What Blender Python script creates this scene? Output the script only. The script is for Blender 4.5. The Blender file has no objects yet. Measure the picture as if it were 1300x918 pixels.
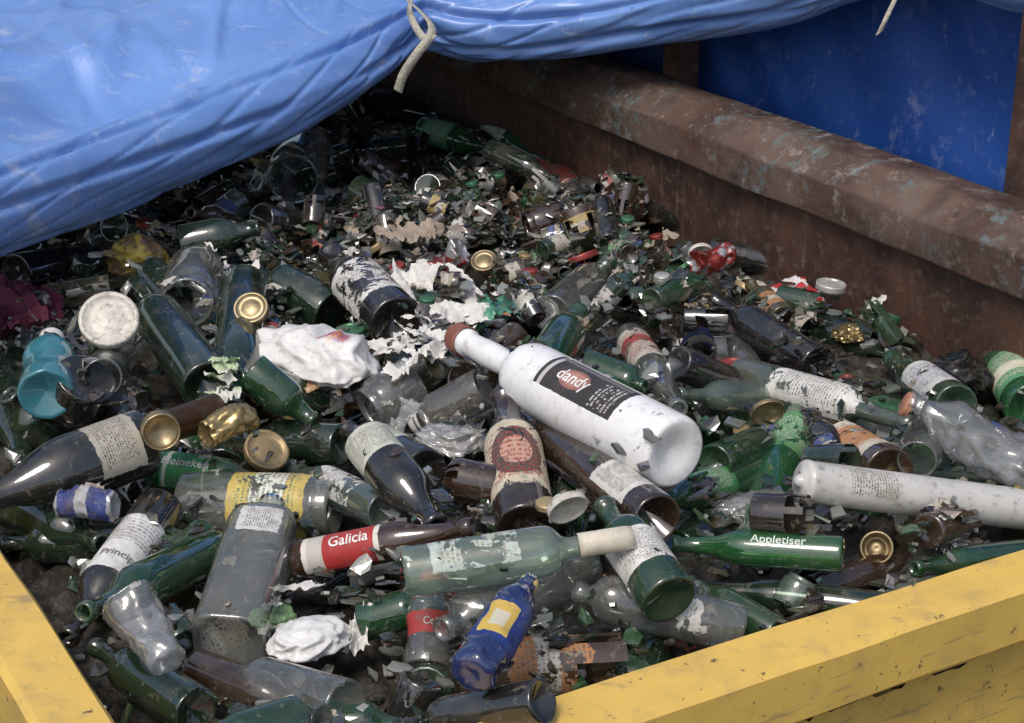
import bpy, math, random, bmesh
import numpy as np
from mathutils import Vector, Matrix, noise
random.seed(7); rng=np.random.default_rng(7)
S=bpy.context.scene
# ------------------------------------------------------------ camera
PITCH=math.radians(21.9); F=2283.0; CH=1.05
cam_d=bpy.data.cameras.new("camera"); cam=bpy.data.objects.new("camera",cam_d); S.collection.objects.link(cam)
cam.location=(0,0,CH); cam.rotation_euler=(math.radians(90)-PITCH,0,0)
cam_d.sensor_width=36; cam_d.lens=F/1300*36; cam_d.clip_end=500; cam_d.clip_start=.05
S.camera=cam
S.view_settings.view_transform='Standard'
cp,sp=math.cos(PITCH),math.sin(PITCH)
def ray(u,v):
    t=(v-459)/F
    return np.array([(u-650)/F, cp-t*sp, -(sp+t*cp)])
def hit(u,v,z):
    d=ray(u,v); s=(z-CH)/d[2]; return np.array([0,0,CH])+d*s
def at(u,v,s): return np.array([0,0,CH])+ray(u,v)*s
C30,S30=math.cos(math.radians(30)),math.sin(math.radians(30))
def W(a,b,z): return (a*C30-b*S30, a*S30+b*C30, z)
def ab(x,y): return x*C30+y*S30, -x*S30+y*C30
# ------------------------------------------------------------ world / light
w=bpy.data.worlds.new("World"); S.world=w; w.use_nodes=True
nt=w.node_tree; sky=nt.nodes.new("ShaderNodeTexSky"); sky.sky_type='NISHITA'; sky.sun_disc=False
SE,SR=math.radians(58),math.radians(205)
sky.sun_elevation=SE; sky.sun_rotation=SR; sky.air_density=1.0; sky.dust_density=4.0
bg=nt.nodes["Background"]; bg.inputs[1].default_value=.15; nt.links.new(sky.outputs[0],bg.inputs[0])
sd=bpy.data.lights.new("sun",'SUN'); sd.energy=1.5; sd.angle=math.radians(20); sd.color=(1,.985,.97)
so=bpy.data.objects.new("sun",sd); S.collection.objects.link(so)
dirv=Vector((math.sin(SR)*math.cos(SE), math.cos(SR)*math.cos(SE), math.sin(SE)))
so.rotation_euler=dirv.to_track_quat('Z','Y').to_euler(); so.location=(0,0,6)
# ------------------------------------------------------------ node helper
class NT:
    def __init__(s,name):
        s.m=bpy.data.materials.new(name); s.m.use_nodes=True; s.t=s.m.node_tree; s.t.nodes.clear()
        s.out=s.t.nodes.new("ShaderNodeOutputMaterial")
    def put(s,sock,v):
        if v is None: return
        if isinstance(v,bpy.types.NodeSocket): s.t.links.new(v,sock)
        else:
            if sock.type=='RGBA' and len(v)==3: v=(*v,1)
            sock.default_value=v
    def n(s,ty,props=None,**inp):
        nd=s.t.nodes.new("ShaderNode"+ty)
        for k,v in (props or {}).items(): setattr(nd,k,v)
        for k,v in inp.items():
            key=int(k[1:]) if k[0]=='i' and k[1:].isdigit() else k.replace('_',' ')
            s.put(nd.inputs[key],v)
        return nd
    def ma(s,op,a,b=None,clamp=False,c=None):
        nd=s.n("Math",{'operation':op,'use_clamp':clamp},i0=a)
        if b is not None: s.put(nd.inputs[1],b)
        if c is not None: s.put(nd.inputs[2],c)
        return nd.outputs[0]
    def mix(s,f,a,b):
        nd=s.n("Mix",{'data_type':'RGBA'}); s.put(nd.inputs[0],f); s.put(nd.inputs[6],a); s.put(nd.inputs[7],b); return nd.outputs[2]
    def msh(s,f,a,b):
        nd=s.n("MixShader"); s.put(nd.inputs[0],f); s.put(nd.inputs[1],a); s.put(nd.inputs[2],b); return nd.outputs[0]
    def ramp(s,v,a,b):
        nd=s.n("MapRange",{'interpolation_type':'SMOOTHSTEP'},i0=v,i1=a,i2=b); return nd.outputs[0]
    def coord(s,rand=True):
        tc=s.n("TexCoord")
        if not rand: return tc.outputs['Object']
        oi=s.n("ObjectInfo"); r=s.ma('MULTIPLY',oi.outputs['Random'],17.0)
        va=s.n("VectorMath",{'operation':'ADD'},i0=tc.outputs['Object'],i1=r); return va.outputs[0]
    def noise(s,co,sc,det=3,rough=.6,dist=0):
        return s.n("TexNoise",None,Vector=co,Scale=sc,Detail=det,Roughness=rough,Distortion=dist).outputs[0]
    def bump(s,h,st,dist=.01):
        return s.n("Bump",None,Height=h,Strength=st,Distance=dist).outputs[0]
    def bsdf(s,col,rough=.5,metal=0,normal=None,spec=.5):
        nd=s.n("BsdfPrincipled"); s.put(nd.inputs['Base Color'],col); s.put(nd.inputs['Roughness'],rough)
        s.put(nd.inputs['Metallic'],metal); s.put(nd.inputs['Specular IOR Level'],spec)
        if normal is not None: s.put(nd.inputs['Normal'],normal)
        return nd.outputs[0]
    def box(g,U,V,u0,u1,v0,v1):
        a=g.ma('MINIMUM',g.ma('SUBTRACT',U,u0),g.ma('SUBTRACT',u1,U)); b=g.ma('MINIMUM',g.ma('SUBTRACT',V,v0),g.ma('SUBTRACT',v1,V))
        return g.ma('GREATER_THAN',g.ma('MINIMUM',a,b),0.0)
    def fin(s,sh): s.t.links.new(sh,s.out.inputs[0]); return s.m
DIRT=(.29,.265,.22)
def glass_mat(name,col,dens=.5,dirt=.3,rough=.03,label=None,attr=False,paint=None,see=True,spec=.09):
    g=NT(name); co=g.coord(not attr)
    if attr:
        an=g.n("Attribute",{'attribute_name':'Col'}); c=an.outputs['Color']; dens=an.outputs['Alpha']
    else: c=g.n("RGB").outputs[0]; c.default_value=(*col,1)
    fine=g.noise(co,75,4,.72); med=g.noise(co,20,4,.6,.4)
    bmp=g.bump(med,.13,.004)
    lw=g.n("LayerWeight",None,i0=.5).outputs[1]
    fac=g.ma('MULTIPLY_ADD',g.ma('POWER',lw,3.2),.8,c=spec)
    df=g.n("BsdfDiffuse",None,i0=c).outputs[0]
    if see:
        tint=g.n("Gamma",None,i0=c,i1=.40).outputs[0]
        tint=g.mix(g.ma('MULTIPLY',g.ma('POWER',lw,3.0),.8),tint,(.02,.03,.02))
        tr=g.n("BsdfTransparent",None,i0=tint).outputs[0]; body=g.msh(dens,tr,df)
    else: body=df
    gl=g.n("BsdfAnisotropic",None,i0=(.97,.98,1,1),Roughness=rough,Normal=bmp).outputs[0]
    gsh=g.msh(fac,body,gl)
    if paint is not None:
        pc=g.mix(g.ramp(fine,.4,.75),paint,tuple(x*.88 for x in paint))
        pc=g.mix(g.ma('MULTIPLY',g.ramp(med,.6,.75),.45),pc,(.32,.26,.2))
        gsh=g.msh(g.ramp(g.noise(co,38,5,.7),.33,.35),gsh,g.bsdf(pc,.22,normal=g.bump(fine,.05,.002)))
    if label:
        uv=g.n("UVMap",{'uv_map':'UVMap'}).outputs[0]; sx=g.n("SeparateXYZ",None,i0=uv); u_,v_=sx.outputs[0],sx.outputs[1]
        tear=label.get('tear',.02); nn=g.ma('MULTIPLY',g.ma('SUBTRACT',fine,.5),tear*2)
        U=g.ma('ADD',u_,nn); V=g.ma('ADD',v_,nn)
        u0,u1,v0,v1=label['box']; mask=g.box(U,V,u0,u1,v0,v1)
        rip=label.get('rip',.36); mask=g.ma('MULTIPLY',mask,g.ramp(g.noise(co,24,5,.75,.6),rip,rip+.02))
        lc=label.get('col',(.7,.68,.6)); cc=g.mix(g.ramp(fine,.35,.7),lc,tuple(x*.8 for x in lc))
        for (b0,b1,bc) in label.get('bands',[]): cc=g.mix(g.box(u_,v_,u0,u1,b0,b1),cc,bc)
        for (bu0,bu1,bv0,bv1,bc) in label.get('blocks',[]): cc=g.mix(g.box(u_,v_,bu0,bu1,bv0,bv1),cc,bc)
        for (cu,cv,rx,ry,bc) in label.get('discs',[]):
            du=g.ma('DIVIDE',g.ma('SUBTRACT',u_,cu),rx); dv=g.ma('DIVIDE',g.ma('SUBTRACT',v_,cv),ry)
            rr=g.ma('ADD',g.ma('MULTIPLY',du,du),g.ma('MULTIPLY',dv,dv)); cc=g.mix(g.ma('LESS_THAN',rr,1.0),cc,bc)
        tc=label.get('text')
        if tc:
            nl=label.get('lines',60); A,B=(u_,v_)
            if label.get('vert',False): A,B=B,A
            Bn=g.ma('MULTIPLY',B,nl); line=g.ma('GREATER_THAN',g.ma('FRACT',Bn),.5)
            cx=g.n("CombineXYZ",None,i0=g.ma('MULTIPLY',A,label.get('tf',150)),i1=g.ma('MULTIPLY',g.ma('FLOOR',Bn),3.7),i2=0.0).outputs[0]
            ch=g.ma('GREATER_THAN',g.noise(cx,1.0,1,.5),.5); du,dv=(u1-u0)*.14,(v1-v0)*.12
            inn=g.box(u_,v_,*label.get('tbox',(u0+du,u1-du,v0+dv,v1-dv)))
            cc=g.mix(g.ma('MULTIPLY',g.ma('MULTIPLY',line,ch),inn),cc,tc)
        cc=g.mix(g.ma('MULTIPLY',g.ramp(med,.5,.8),label.get('stain',.5)),cc,(.25,.2,.14))
        gsh=g.msh(mask,gsh,g.bsdf(cc,.45,normal=g.bump(med,.3,.004),spec=.35))
    if attr and see:
        la=g.n("Attribute",{'attribute_name':'Lab'}); uv=g.n("UVMap",{'uv_map':'UVMap'}).outputs[0]; sx=g.n("SeparateXYZ",None,i0=uv)
        nn=g.ma('MULTIPLY',g.ma('SUBTRACT',fine,.5),.10); mask=g.box(g.ma('ADD',sx.outputs[0],nn),g.ma('ADD',sx.outputs[1],nn),.24,.74,.14,.46)
        mask=g.ma('MULTIPLY',g.ma('MULTIPLY',mask,la.outputs['Alpha']),g.ramp(g.noise(co,24,4,.7),.45,.47))
        Bn=g.ma('MULTIPLY',sx.outputs[1],50); cx=g.n("CombineXYZ",None,i0=g.ma('MULTIPLY',sx.outputs[0],120),i1=g.ma('MULTIPLY',g.ma('FLOOR',Bn),3.7),i2=0.0).outputs[0]
        ch=g.ma('MULTIPLY',g.ma('GREATER_THAN',g.noise(cx,1,1,.5),.52),g.ma('GREATER_THAN',g.ma('FRACT',Bn),.5))
        cc=g.mix(g.box(sx.outputs[0],sx.outputs[1],.22,.78,.25,.34),la.outputs['Color'],(.50,.47,.40))
        cc=g.mix(g.ma('MULTIPLY',ch,.8),cc,(.07,.06,.06)); cc=g.mix(g.ramp(fine,.48,.72),cc,(.26,.22,.17))
        gsh=g.msh(mask,gsh,g.bsdf(cc,.6))
    dm=g.ma('MULTIPLY',g.ramp(med,.42,.8),dirt*.8)
    dm=g.ma('ADD',dm,g.ma('MULTIPLY',g.ramp(fine,.57,.68),dirt*1.4),True)
    dm=g.ma('ADD',dm,dirt*.08,True)
    dc=g.mix(med,DIRT,(.16,.14,.115))
    return g.fin(g.msh(dm,gsh,g.n("BsdfDiffuse",None,i0=dc).outputs[0]))
def solid(name,col,rough=.5,metal=0,var=.4,dirt=.3,bump=.2,sc=30,col2=None,trans=0,attr=False,spotat=None):
    g=NT(name); co=g.coord(not attr); n1=g.noise(co,sc,4,.65)
    if attr: c=g.n("Attribute",{'attribute_name':'Col'}).outputs['Color']
    elif col2: 
        f=g.ramp(g.noise(co,sc*.4,3),.46,.52)
        if spotat:
            va=g.n("VectorMath",{'operation':'DISTANCE'},i0=g.coord(False),i1=spotat[:3]); f=g.ramp(g.ma('ADD',va.outputs[1],g.ma('MULTIPLY',n1,.02)),spotat[3]+.012,spotat[3])
            c=g.mix(f,col,g.mix(g.ramp(g.noise(co,sc*1.2,2),.47,.55),col2,(.35,.12,.30)))
        else: c=g.mix(f,col,col2)
    else: c=g.mix(g.ramp(n1,.3,.75),col,tuple(x*(1-var) for x in col))
    c=g.mix(g.ma('MULTIPLY',g.ramp(g.noise(co,sc*1.7,5,.75),.5,.7),dirt),c,(.17,.13,.09))
    sh=g.bsdf(c,rough,metal,g.bump(n1,bump,.004))
    if trans>0: sh=g.msh(trans,sh,g.n("BsdfTransparent",None,i0=(.92,.93,.92,1)).outputs[0])
    return g.fin(sh)
# ------------------------------------------------------------ profiles
PUNT=[(.07,.001),(.045,.5),(.008,.82),(0,.93),(.008,.985),(.02,1)]
PR={
'wine':PUNT+[(.2,1),(.4,1),(.60,1),(.65,.96),(.70,.80),(.74,.56),(.77,.43),(.80,.385),(.87,.37),(.945,.36),(.95,.43),(.985,.43),(1,.38),(1,.30),(.93,.28)],
'burg':PUNT+[(.2,1),(.44,1),(.52,.95),(.60,.82),(.68,.62),(.75,.47),(.83,.39),(.94,.355),(.945,.43),(.985,.43),(1,.38),(1,.3),(.93,.28)],
'beer':PUNT+[(.25,1),(.55,1),(.60,.97),(.66,.82),(.72,.6),(.80,.48),(.935,.41),(.94,.5),(.98,.5),(1,.43),(1,.34),(.94,.32)],
'spirit':[(.03,.001),(.015,.5),(0,.85),(.006,.95),(.02,.995),(.03,1),(.25,1),(.45,1),(.60,1),(.635,.97),(.66,.87),(.68,.66),(.70,.45),(.73,.38),(.82,.41),(.92,.36),(.93,.36),(.935,.42),(1,.42),(1,.34),(.95,.3)],
'jar':PUNT+[(.3,1),(.55,1),(.78,1),(.84,.95),(.88,.86),(.90,.84),(.93,.88),(.95,.84),(.98,.86),(1,.82),(1,.76),(.9,.75)],
'juice':PUNT+[(.3,1),(.62,1),(.70,.93),(.78,.75),(.86,.52),(.9,.45),(.905,.52),(.93,.52),(.935,.45),(1,.45),(1,.38),(.93,.36)],
'flask':PUNT+[(.3,1),(.74,1),(.81,.95),(.86,.75),(.89,.42),(.92,.36),(.925,.42),(1,.42),(1,.34),(.95,.3)],
'pet':[(.03,.001),(.0,.6),(.02,.9),(.06,1),(.12,1),(.15,.93),(.18,1),(.24,1),(.27,.93),(.30,1),(.36,1),(.5,.97),(.6,1),(.66,.98),(.74,.85),(.82,.6),(.88,.38),(.90,.33),(.905,.42),(.925,.42),(.93,.33),(1,.33),(1,.28)],
'can':[(.03,.001),(.03,.8),(0,.86),(0,.93),(.05,1),(.1,.98),(.3,1),(.6,1),(.88,1),(.93,.97),(.97,.9),(1,.9),(.985,.84),(.975,.8),(.975,.001)],
'tin':[(.02,.001),(.02,.9),(0,.95),(0,1.03),(.03,1.03),(.05,1),(.3,1),(.33,.97),(.36,1),(.39,.97),(.42,1),(.45,.97),(.48,1),(.93,1),(.96,1.03),(1,1.03),(1,.96),(.97,.93),(.96,.001)],
'cup':[(.02,.001),(0,.55),(.01,.62),(.1,.66),(.25,.7),(.27,.67),(.3,.72),(.42,.76),(.44,.73),(.47,.78),(.7,.87),(.97,.97),(.98,1.03),(1,1.03),(1,.98)],
'canister':[(0,.001),(0,.75),(.008,.92),(.03,1),(.1,1),(.5,1),(.9,1),(.955,1),(.965,1.03),(.975,1.0),(.985,.8),(.987,.3),(1.0,.28),(1.01,.12),(1.01,.001)],
'lid':[(.75,.001),(.78,.5),(.70,.55),(.74,.8),(1,.88),(.95,1),(0,1.0),(0,.93),(.5,.9),(.6,.001)],
'cap':[(0,.95),(0,1),(.3,1),(.35,.97),(.4,1),(.85,1),(1,.9),(1,.001)],
'waist':PUNT+[(.15,1),(.25,.88),(.40,.86),(.52,.98),(.62,.96),(.72,.78),(.82,.5),(.92,.36),(.93,.42),(.99,.42),(1,.36)],
}
def revolve(pt,L,R,nseg=28,square=0,crump=0,seed=0,cut=None,flat=1.0):
    pts=[PR[pt][0]]
    for p in PR[pt][1:]:
        q=pts[-1]; d=abs(p[0]-q[0]); k=int(d/.05) if crump else int(d/.25)
        for i in range(1,k+1): f=i/(k+1); pts.append((q[0]+(p[0]-q[0])*f,q[1]+(p[1]-q[1])*f))
        pts.append(p)
    P=np.array(pts); th=np.linspace(0,2*np.pi,nseg+1)-np.pi
    ct,st=np.cos(th),np.sin(th); k=np.ones_like(th)
    if square: n=2+square; k=(np.abs(ct)**n+np.abs(st)**n)**(-1/n)
    kk=1+(k[None,:]-1)*np.clip((P[:,1:2]-.5)/.4,0,1)
    rr=P[:,1:2]*R*kk
    if crump:
        m=np.empty_like(rr)
        for i in range(rr.shape[0]):
            for j in range(rr.shape[1]):
                jj=j%nseg; v=Vector((ct[jj]*1.3+seed,st[jj]*1.3,P[i,0]*L/R*.9))
                m[i,j]=1-crump*(abs(noise.noise(v))*1.6+abs(noise.noise(v*2.7))*.8)
        rr=rr*m
    X=rr*ct[None,:]*flat; Y=rr*st[None,:]; Z=np.repeat(P[:,0:1]*L,nseg+1,1)
    if crump: X=X+crump*R*.8*np.sin(Z/L*5+seed)
    V=np.stack([X,Y,Z],-1).reshape(-1,3); n1=nseg+1
    UV=np.stack([np.repeat(((th+np.pi)/(2*np.pi))[None,:],len(P),0),np.repeat(P[:,0:1],n1,1)],-1).reshape(-1,2)
    Fs=[]
    if cut is not None:
        r_=random.Random(seed); jag=[cut+r_.uniform(-.15,.15) for _ in range(nseg)]
    for i in range(len(P)-1):
        for j in range(nseg):
            if cut is not None and P[i,0]>jag[j]: continue
            Fs.append((i*n1+j,i*n1+j+1,(i+1)*n1+j+1,(i+1)*n1+j))
    return V,Fs,UV
def prof_r(pt,f):
    P=PR[pt]; i0=next(i for i,p in enumerate(P) if p[1]>=.985) if pt!='cup' else 2
    out=[P[i0]]
    for p in P[i0:]:
        if p[0]>out[-1][0]: out.append(p)
    return float(np.interp(f,[p[0] for p in out],[max(p[1],.05) for p in out]))
def make_obj(name,V,Fs,mats,UV=None,mi=None,smooth=True,cols=None,M=None):
    me=bpy.data.meshes.new(name); me.from_pydata([tuple(v) for v in V],[],Fs)
    if UV is not None:
        ul=me.uv_layers.new(name='UVMap'); li=np.empty(len(me.loops),dtype=np.int32); me.loops.foreach_get('vertex_index',li)
        ul.data.foreach_set('uv',np.asarray(UV,dtype=np.float32)[li].ravel())
    for k,col in (cols or {}).items():
        ca=me.color_attributes.new(name=k,type='FLOAT_COLOR',domain='POINT'); ca.data.foreach_set('color',np.asarray(col,dtype=np.float32).ravel())
    for m in mats: me.materials.append(m)
    if mi is not None: me.polygons.foreach_set('material_index',np.asarray(mi,dtype=np.int32))
    me.polygons.foreach_set('use_smooth',[smooth]*len(me.polygons)); me.update()
    ob=bpy.data.objects.new(name,me); S.collection.objects.link(ob)
    if M is not None: ob.matrix_world=M
    return ob
# ------------------------------------------------------------ height field of the heap (skip-local a,b)
A0,A1,B0,B1,CS=.40,2.12,1.36,4.9,.01
na,nb=int((A1-A0)/CS),int((B1-B0)/CS)
ga=(A0+CS*(np.arange(na)+.5)); gb=(B0+CS*(np.arange(nb)+.5)); GA,GB=np.meshgrid(ga,gb,indexing='ij')
def pile0(a,b):
    return .018*np.sin(a*5.1+1.0)*np.cos(b*3.7)+.012*np.sin(b*9+a*4)-.03*np.clip((a-1.75)/.3,0,1)*np.clip((b-2.2)/1,0,1)+.02*np.clip((b-2.8)/1.5,0,1)*(a<1.5)
Hm=pile0(GA,GB)-.125; HM=np.zeros(Hm.shape,bool)
def cell(x,y):
    a,b=ab(x,y); return int(min(max((a-A0)/CS,0),na-1)),int(min(max((b-B0)/CS,0),nb-1))
def Hs(x,y): return Hm[cell(x,y)]
def Hav(x,y,k=2):
    i,j=cell(x,y); return float(Hm[max(i-k,0):i+k+1,max(j-k,0):j+k+1].mean())
def rest(p,q,r,pc=60):
    hb,ht=[],[]; d=(q-p)[:2]; L=np.linalg.norm(d)+1e-6; nrm=np.array([-d[1],d[0]])/L
    for f in np.linspace(.05,.95,8):
        for o in (-.5,0,.5):
            c=p[:2]+d*f+nrm*o*r; (hb if f<.5 else ht).append(Hs(*c))
    zb,zt=np.percentile(hb,pc),np.percentile(ht,pc); m=(zb+zt)/2; sl=max(-.09,min(.09,(zt-zb)/.5*.8))
    return m-sl/2+r*.85,m+sl/2+r*.85
def stamp(p,q,r,hero=False):
    a0,b0=ab(p[0],p[1]); a1,b1=ab(q[0],q[1])
    i0=max(0,int((min(a0,a1)-r-A0)/CS)); i1=min(na,int((max(a0,a1)+r-A0)/CS)+2); j0=max(0,int((min(b0,b1)-r-B0)/CS)); j1=min(nb,int((max(b0,b1)+r-B0)/CS)+2)
    if i1<=i0 or j1<=j0: return
    x=GA[i0:i1,j0:j1]; y=GB[i0:i1,j0:j1]; dx,dy=a1-a0,b1-b0; l2=dx*dx+dy*dy+1e-9
    t=np.clip(((x-a0)*dx+(y-b0)*dy)/l2,0,1); dd=np.hypot(x-a0-dx*t,y-b0-dy*t); z=p[2]+(q[2]-p[2])*t+np.sqrt(np.clip(r*r-dd*dd,0,None))
    sub=Hm[i0:i1,j0:j1]; sub[...]=np.where(dd<r,np.maximum(sub,z),sub)
    if hero: HM[i0:i1,j0:j1]|=dd<r*1.0
def frame(p,q,roll=0,ref=(0,-.5,.87)):
    z=Vector(q)-Vector(p); z.normalize(); x=Vector(ref); x=(x-z*x.dot(z))
    if x.length<.05: x=Vector((1,0,0)); x=x-z*x.dot(z)
    x.normalize(); y=z.cross(x); M=Matrix((( x[0],y[0],z[0],p[0]),(x[1],y[1],z[1],p[1]),(x[2],y[2],z[2],p[2]),(0,0,0,1)))
    return M@Matrix.Rotation(math.radians(roll),4,'Z')
class Coll:
    def __init__(s): s.V=[];s.F=[];s.U=[];s.C=[];s.L=[];s.n=0
    def add(s,V,Fs,UV,M,col,lab=(0,0,0,0)):
        M=np.array(M); V=np.asarray(V); Vw=V@M[:3,:3].T+M[:3,3]
        s.V.append(Vw); s.F+= [tuple(i+s.n for i in f) for f in Fs]; s.U.append(UV if UV is not None else np.zeros((len(V),2)))
        s.C.append(np.tile(np.array(col,dtype=np.float32),(len(V),1))); s.L.append(np.tile(np.array(lab,dtype=np.float32),(len(V),1))); s.n+=len(V)
    def make(s,name,mats,smooth=True):
        return make_obj(name,np.concatenate(s.V),s.F,mats,np.concatenate(s.U),None,smooth,{'Col':np.concatenate(s.C),'Lab':np.concatenate(s.L)})
GC=[((.018,.058,.022),.6),((.010,.028,.014),.8),((.05,.026,.012),.8),((.022,.015,.010),.92),((.5,.54,.5),.10),((.40,.44,.40),.16),((.032,.11,.038),.45),((.011,.011,.010),1.0),((.07,.065,.03),.7)]
def gcol(wt,mul=1.0): 
    c,d=random.choices(GC,weights=wt)[0]; k=random.uniform(.7,1.35)*mul; return (c[0]*k,c[1]*k,c[2]*k,d)
LABC=[(.62,.6,.54),(.5,.47,.38),(.36,.05,.04),(.1,.26,.12),(.46,.35,.12),(.60,.59,.56),(.05,.09,.25),(.35,.3,.22),(.40,.18,.06)]
WN=[17,16,17,14,12,10,6,14,5]
FILL=[]
def filler(n,b0,b1,broken,scale=1.0,wt=WN,pc=60,avoid=False,keep=False,hero=False,a0=.48,a1=2.0,top=.035):
    for _ in range(n):
        a=random.uniform(a0,a1); b=random.uniform(b0,b1); pt=random.choice(['wine','wine','burg','beer','beer','spirit','jar','juice'])
        L={'wine':.30,'burg':.3,'beer':.22,'spirit':.28,'jar':.12,'juice':.2}[pt]*scale; R={'wine':.037,'burg':.04,'beer':.031,'spirit':.038,'jar':.036,'juice':.035}[pt]*scale
        cut=random.uniform(.2,.6) if random.random()<broken else None
        an=random.uniform(0,6.283); Le=L*(cut or 1)
        ae,be=a+math.cos(an)*Le,b+math.sin(an)*Le
        if not(.50<ae<2.0 and 1.46<be<4.8): continue
        p=np.array(W(a,b,0)); q=np.array(W(ae,be,0))
        if avoid and any(HM[cell(*(p+(q-p)*f)[:2])] for f in (0,.25,.5,.75,1)): continue
        p[2],q[2]=rest(p,q,R,pc)
        if max(p[2]-pile0(a,b),q[2]-pile0(ae,be))>top: continue
        qe=q.copy()
        if cut: q=p+(q-p)/cut*1.0
        V,Fs,UV=revolve(pt,L,R,18,seed=random.random()*100,cut=cut)
        lab=(*random.choice(LABC),1) if random.random()<.4 else (0,0,0,0)
        FILL.append((V,Fs,UV,frame(p,q,random.uniform(-80,80)),gcol(wt),lab,p,qe,R,keep)); stamp(p,qe,R,hero)
WF=[10,18,18,16,10,12,3,16,10]
filler(240,1.45,3.3,.35,top=.0); filler(260,3.0,4.8,.9,.8,WF,top=.02)
filler(60,1.45,3.0,.45,top=.02)
# ------------------------------------------------------------ text on curved glass
M_={}
def tmat(col):
    k=tuple(col)
    if k not in M_: M_[k]=solid("print_ink_%d"%len(M_),col,.5,0,.2,.35)
    return M_[k]
def text_geo(s,size):
    cu=bpy.data.curves.new("t",'FONT'); cu.body=s; cu.size=size; cu.align_x='CENTER'; cu.align_y='CENTER'; cu.resolution_u=3; cu.offset=size*.012
    ob=bpy.data.objects.new("t",cu); S.collection.objects.link(ob); dg=bpy.context.evaluated_depsgraph_get()
    me=bpy.data.meshes.new_from_object(ob.evaluated_get(dg))
    bm=bmesh.new(); bm.from_mesh(me); bmesh.ops.triangulate(bm,faces=bm.faces[:])
    for _ in range(2):
        es=[e for e in bm.edges if e.calc_length()>.005]
        if es: bmesh.ops.subdivide_edges(bm,edges=es,cuts=1); bmesh.ops.triangulate(bm,faces=[f for f in bm.faces if len(f.verts)>3])
    V=[tuple(v.co) for v in bm.verts]; bm.verts.index_update(); Fs=[tuple(v.index for v in f.verts) for f in bm.faces]
    bm.free(); bpy.data.objects.remove(ob); bpy.data.meshes.remove(me); bpy.data.curves.remove(cu); return V,Fs
HERO=[]
def H_(name,pt,base,tip,w,mat,roll=0,cap=None,text=None,lift=(0,0),sq=0,cr=0,cut=None,pc=60,flat=1,seg=32):
    zb=zt=.02
    for _ in range(3):
        p=hit(*base,zb); q=hit(*tip,zt); sdist=np.linalg.norm((p+q)/2-np.array([0,0,CH])); r=w/2*sdist/F
        b_,t_=rest(p,q,r,pc); cl=lambda z:max(-.06,min(.065,z)); zb,zt=cl(b_)+lift[0],cl(t_)+lift[1]
    p=hit(*base,zb); q=hit(*tip,zt); L=float(np.linalg.norm(q-p))
    V,Fs,UV=revolve(pt,L,r,seg,square=sq,crump=cr,seed=random.random()*40,cut=cut,flat=flat); mi=[0]*len(Fs); mats=[mat]; V=list(map(tuple,V)); UV=list(map(tuple,UV))
    def app(V2,F2,m,UV2=None):
        o=len(V); V.extend(map(tuple,V2)); UV.extend([(0,0)]*len(V2) if UV2 is None else map(tuple,UV2)); Fs.extend([tuple(i+o for i in f) for f in F2])
        if m not in mats: mats.append(m)
        mi.extend([mats.index(m)]*len(F2))
    if cap is not None:
        pr=prof_r(pt,.96)*r; cm,cl_=cap; h=cl_*L; V2,F2,U2=revolve('cap',h,pr*1.15,24); V2=np.array(V2)+[0,0,L*1.004-h]; app(V2,F2,cm)
    for (s,size,zf,rollt,col,orient) in (text or []):
        TV,TF=text_geo(s,size*w/F*sdist); o=[]
        for (x,y,_) in TV:
            if orient=='a': zz=zf*L+x; tt=math.radians(rollt)- y/r
            elif orient=='A': zz=zf*L-x; tt=math.radians(rollt)+ y/r
            elif orient=='c': zz=zf*L+y; tt=math.radians(rollt)+ x/r
            else: zz=zf*L-y; tt=math.radians(rollt)- x/r
            R=r*prof_r(pt,min(max(zz/L,0.03),.98))
            if sq: n=2+sq; R*=(abs(math.cos(tt))**n+abs(math.sin(tt))**n)**(-1/n)
            R+=.0007; o.append((R*math.cos(tt),R*math.sin(tt),zz))
        app(o,TF,tmat(col))
    ob=make_obj(name,V,Fs,mats,UV,mi,M=frame(p,q,roll)); qe=p+(q-p)*(cut or 1); stamp(p,qe,r*.95,True); HERO.append((p,qe,r)); return ob
def spot(uv,lift):
    z=0
    for _ in range(3):
        p=hit(*uv,z); z=min(max(np.percentile([Hs(p[0]+dx,p[1]+dy) for dx in(-.02,0,.02) for dy in (-.02,0,.02)],60),-.06),.08)+lift
    return hit(*uv,z),np.linalg.norm(hit(*uv,z)-np.array([0,0,CH]))
ICO={}
def ico(k):
    if k not in ICO:
        bm=bmesh.new(); bmesh.ops.create_icosphere(bm,subdivisions=k,radius=1); ICO[k]=([v.co.copy() for v in bm.verts],[tuple(v.index for v in f.verts) for f in bm.faces]); bm.free()
    return ICO[k]
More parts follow.
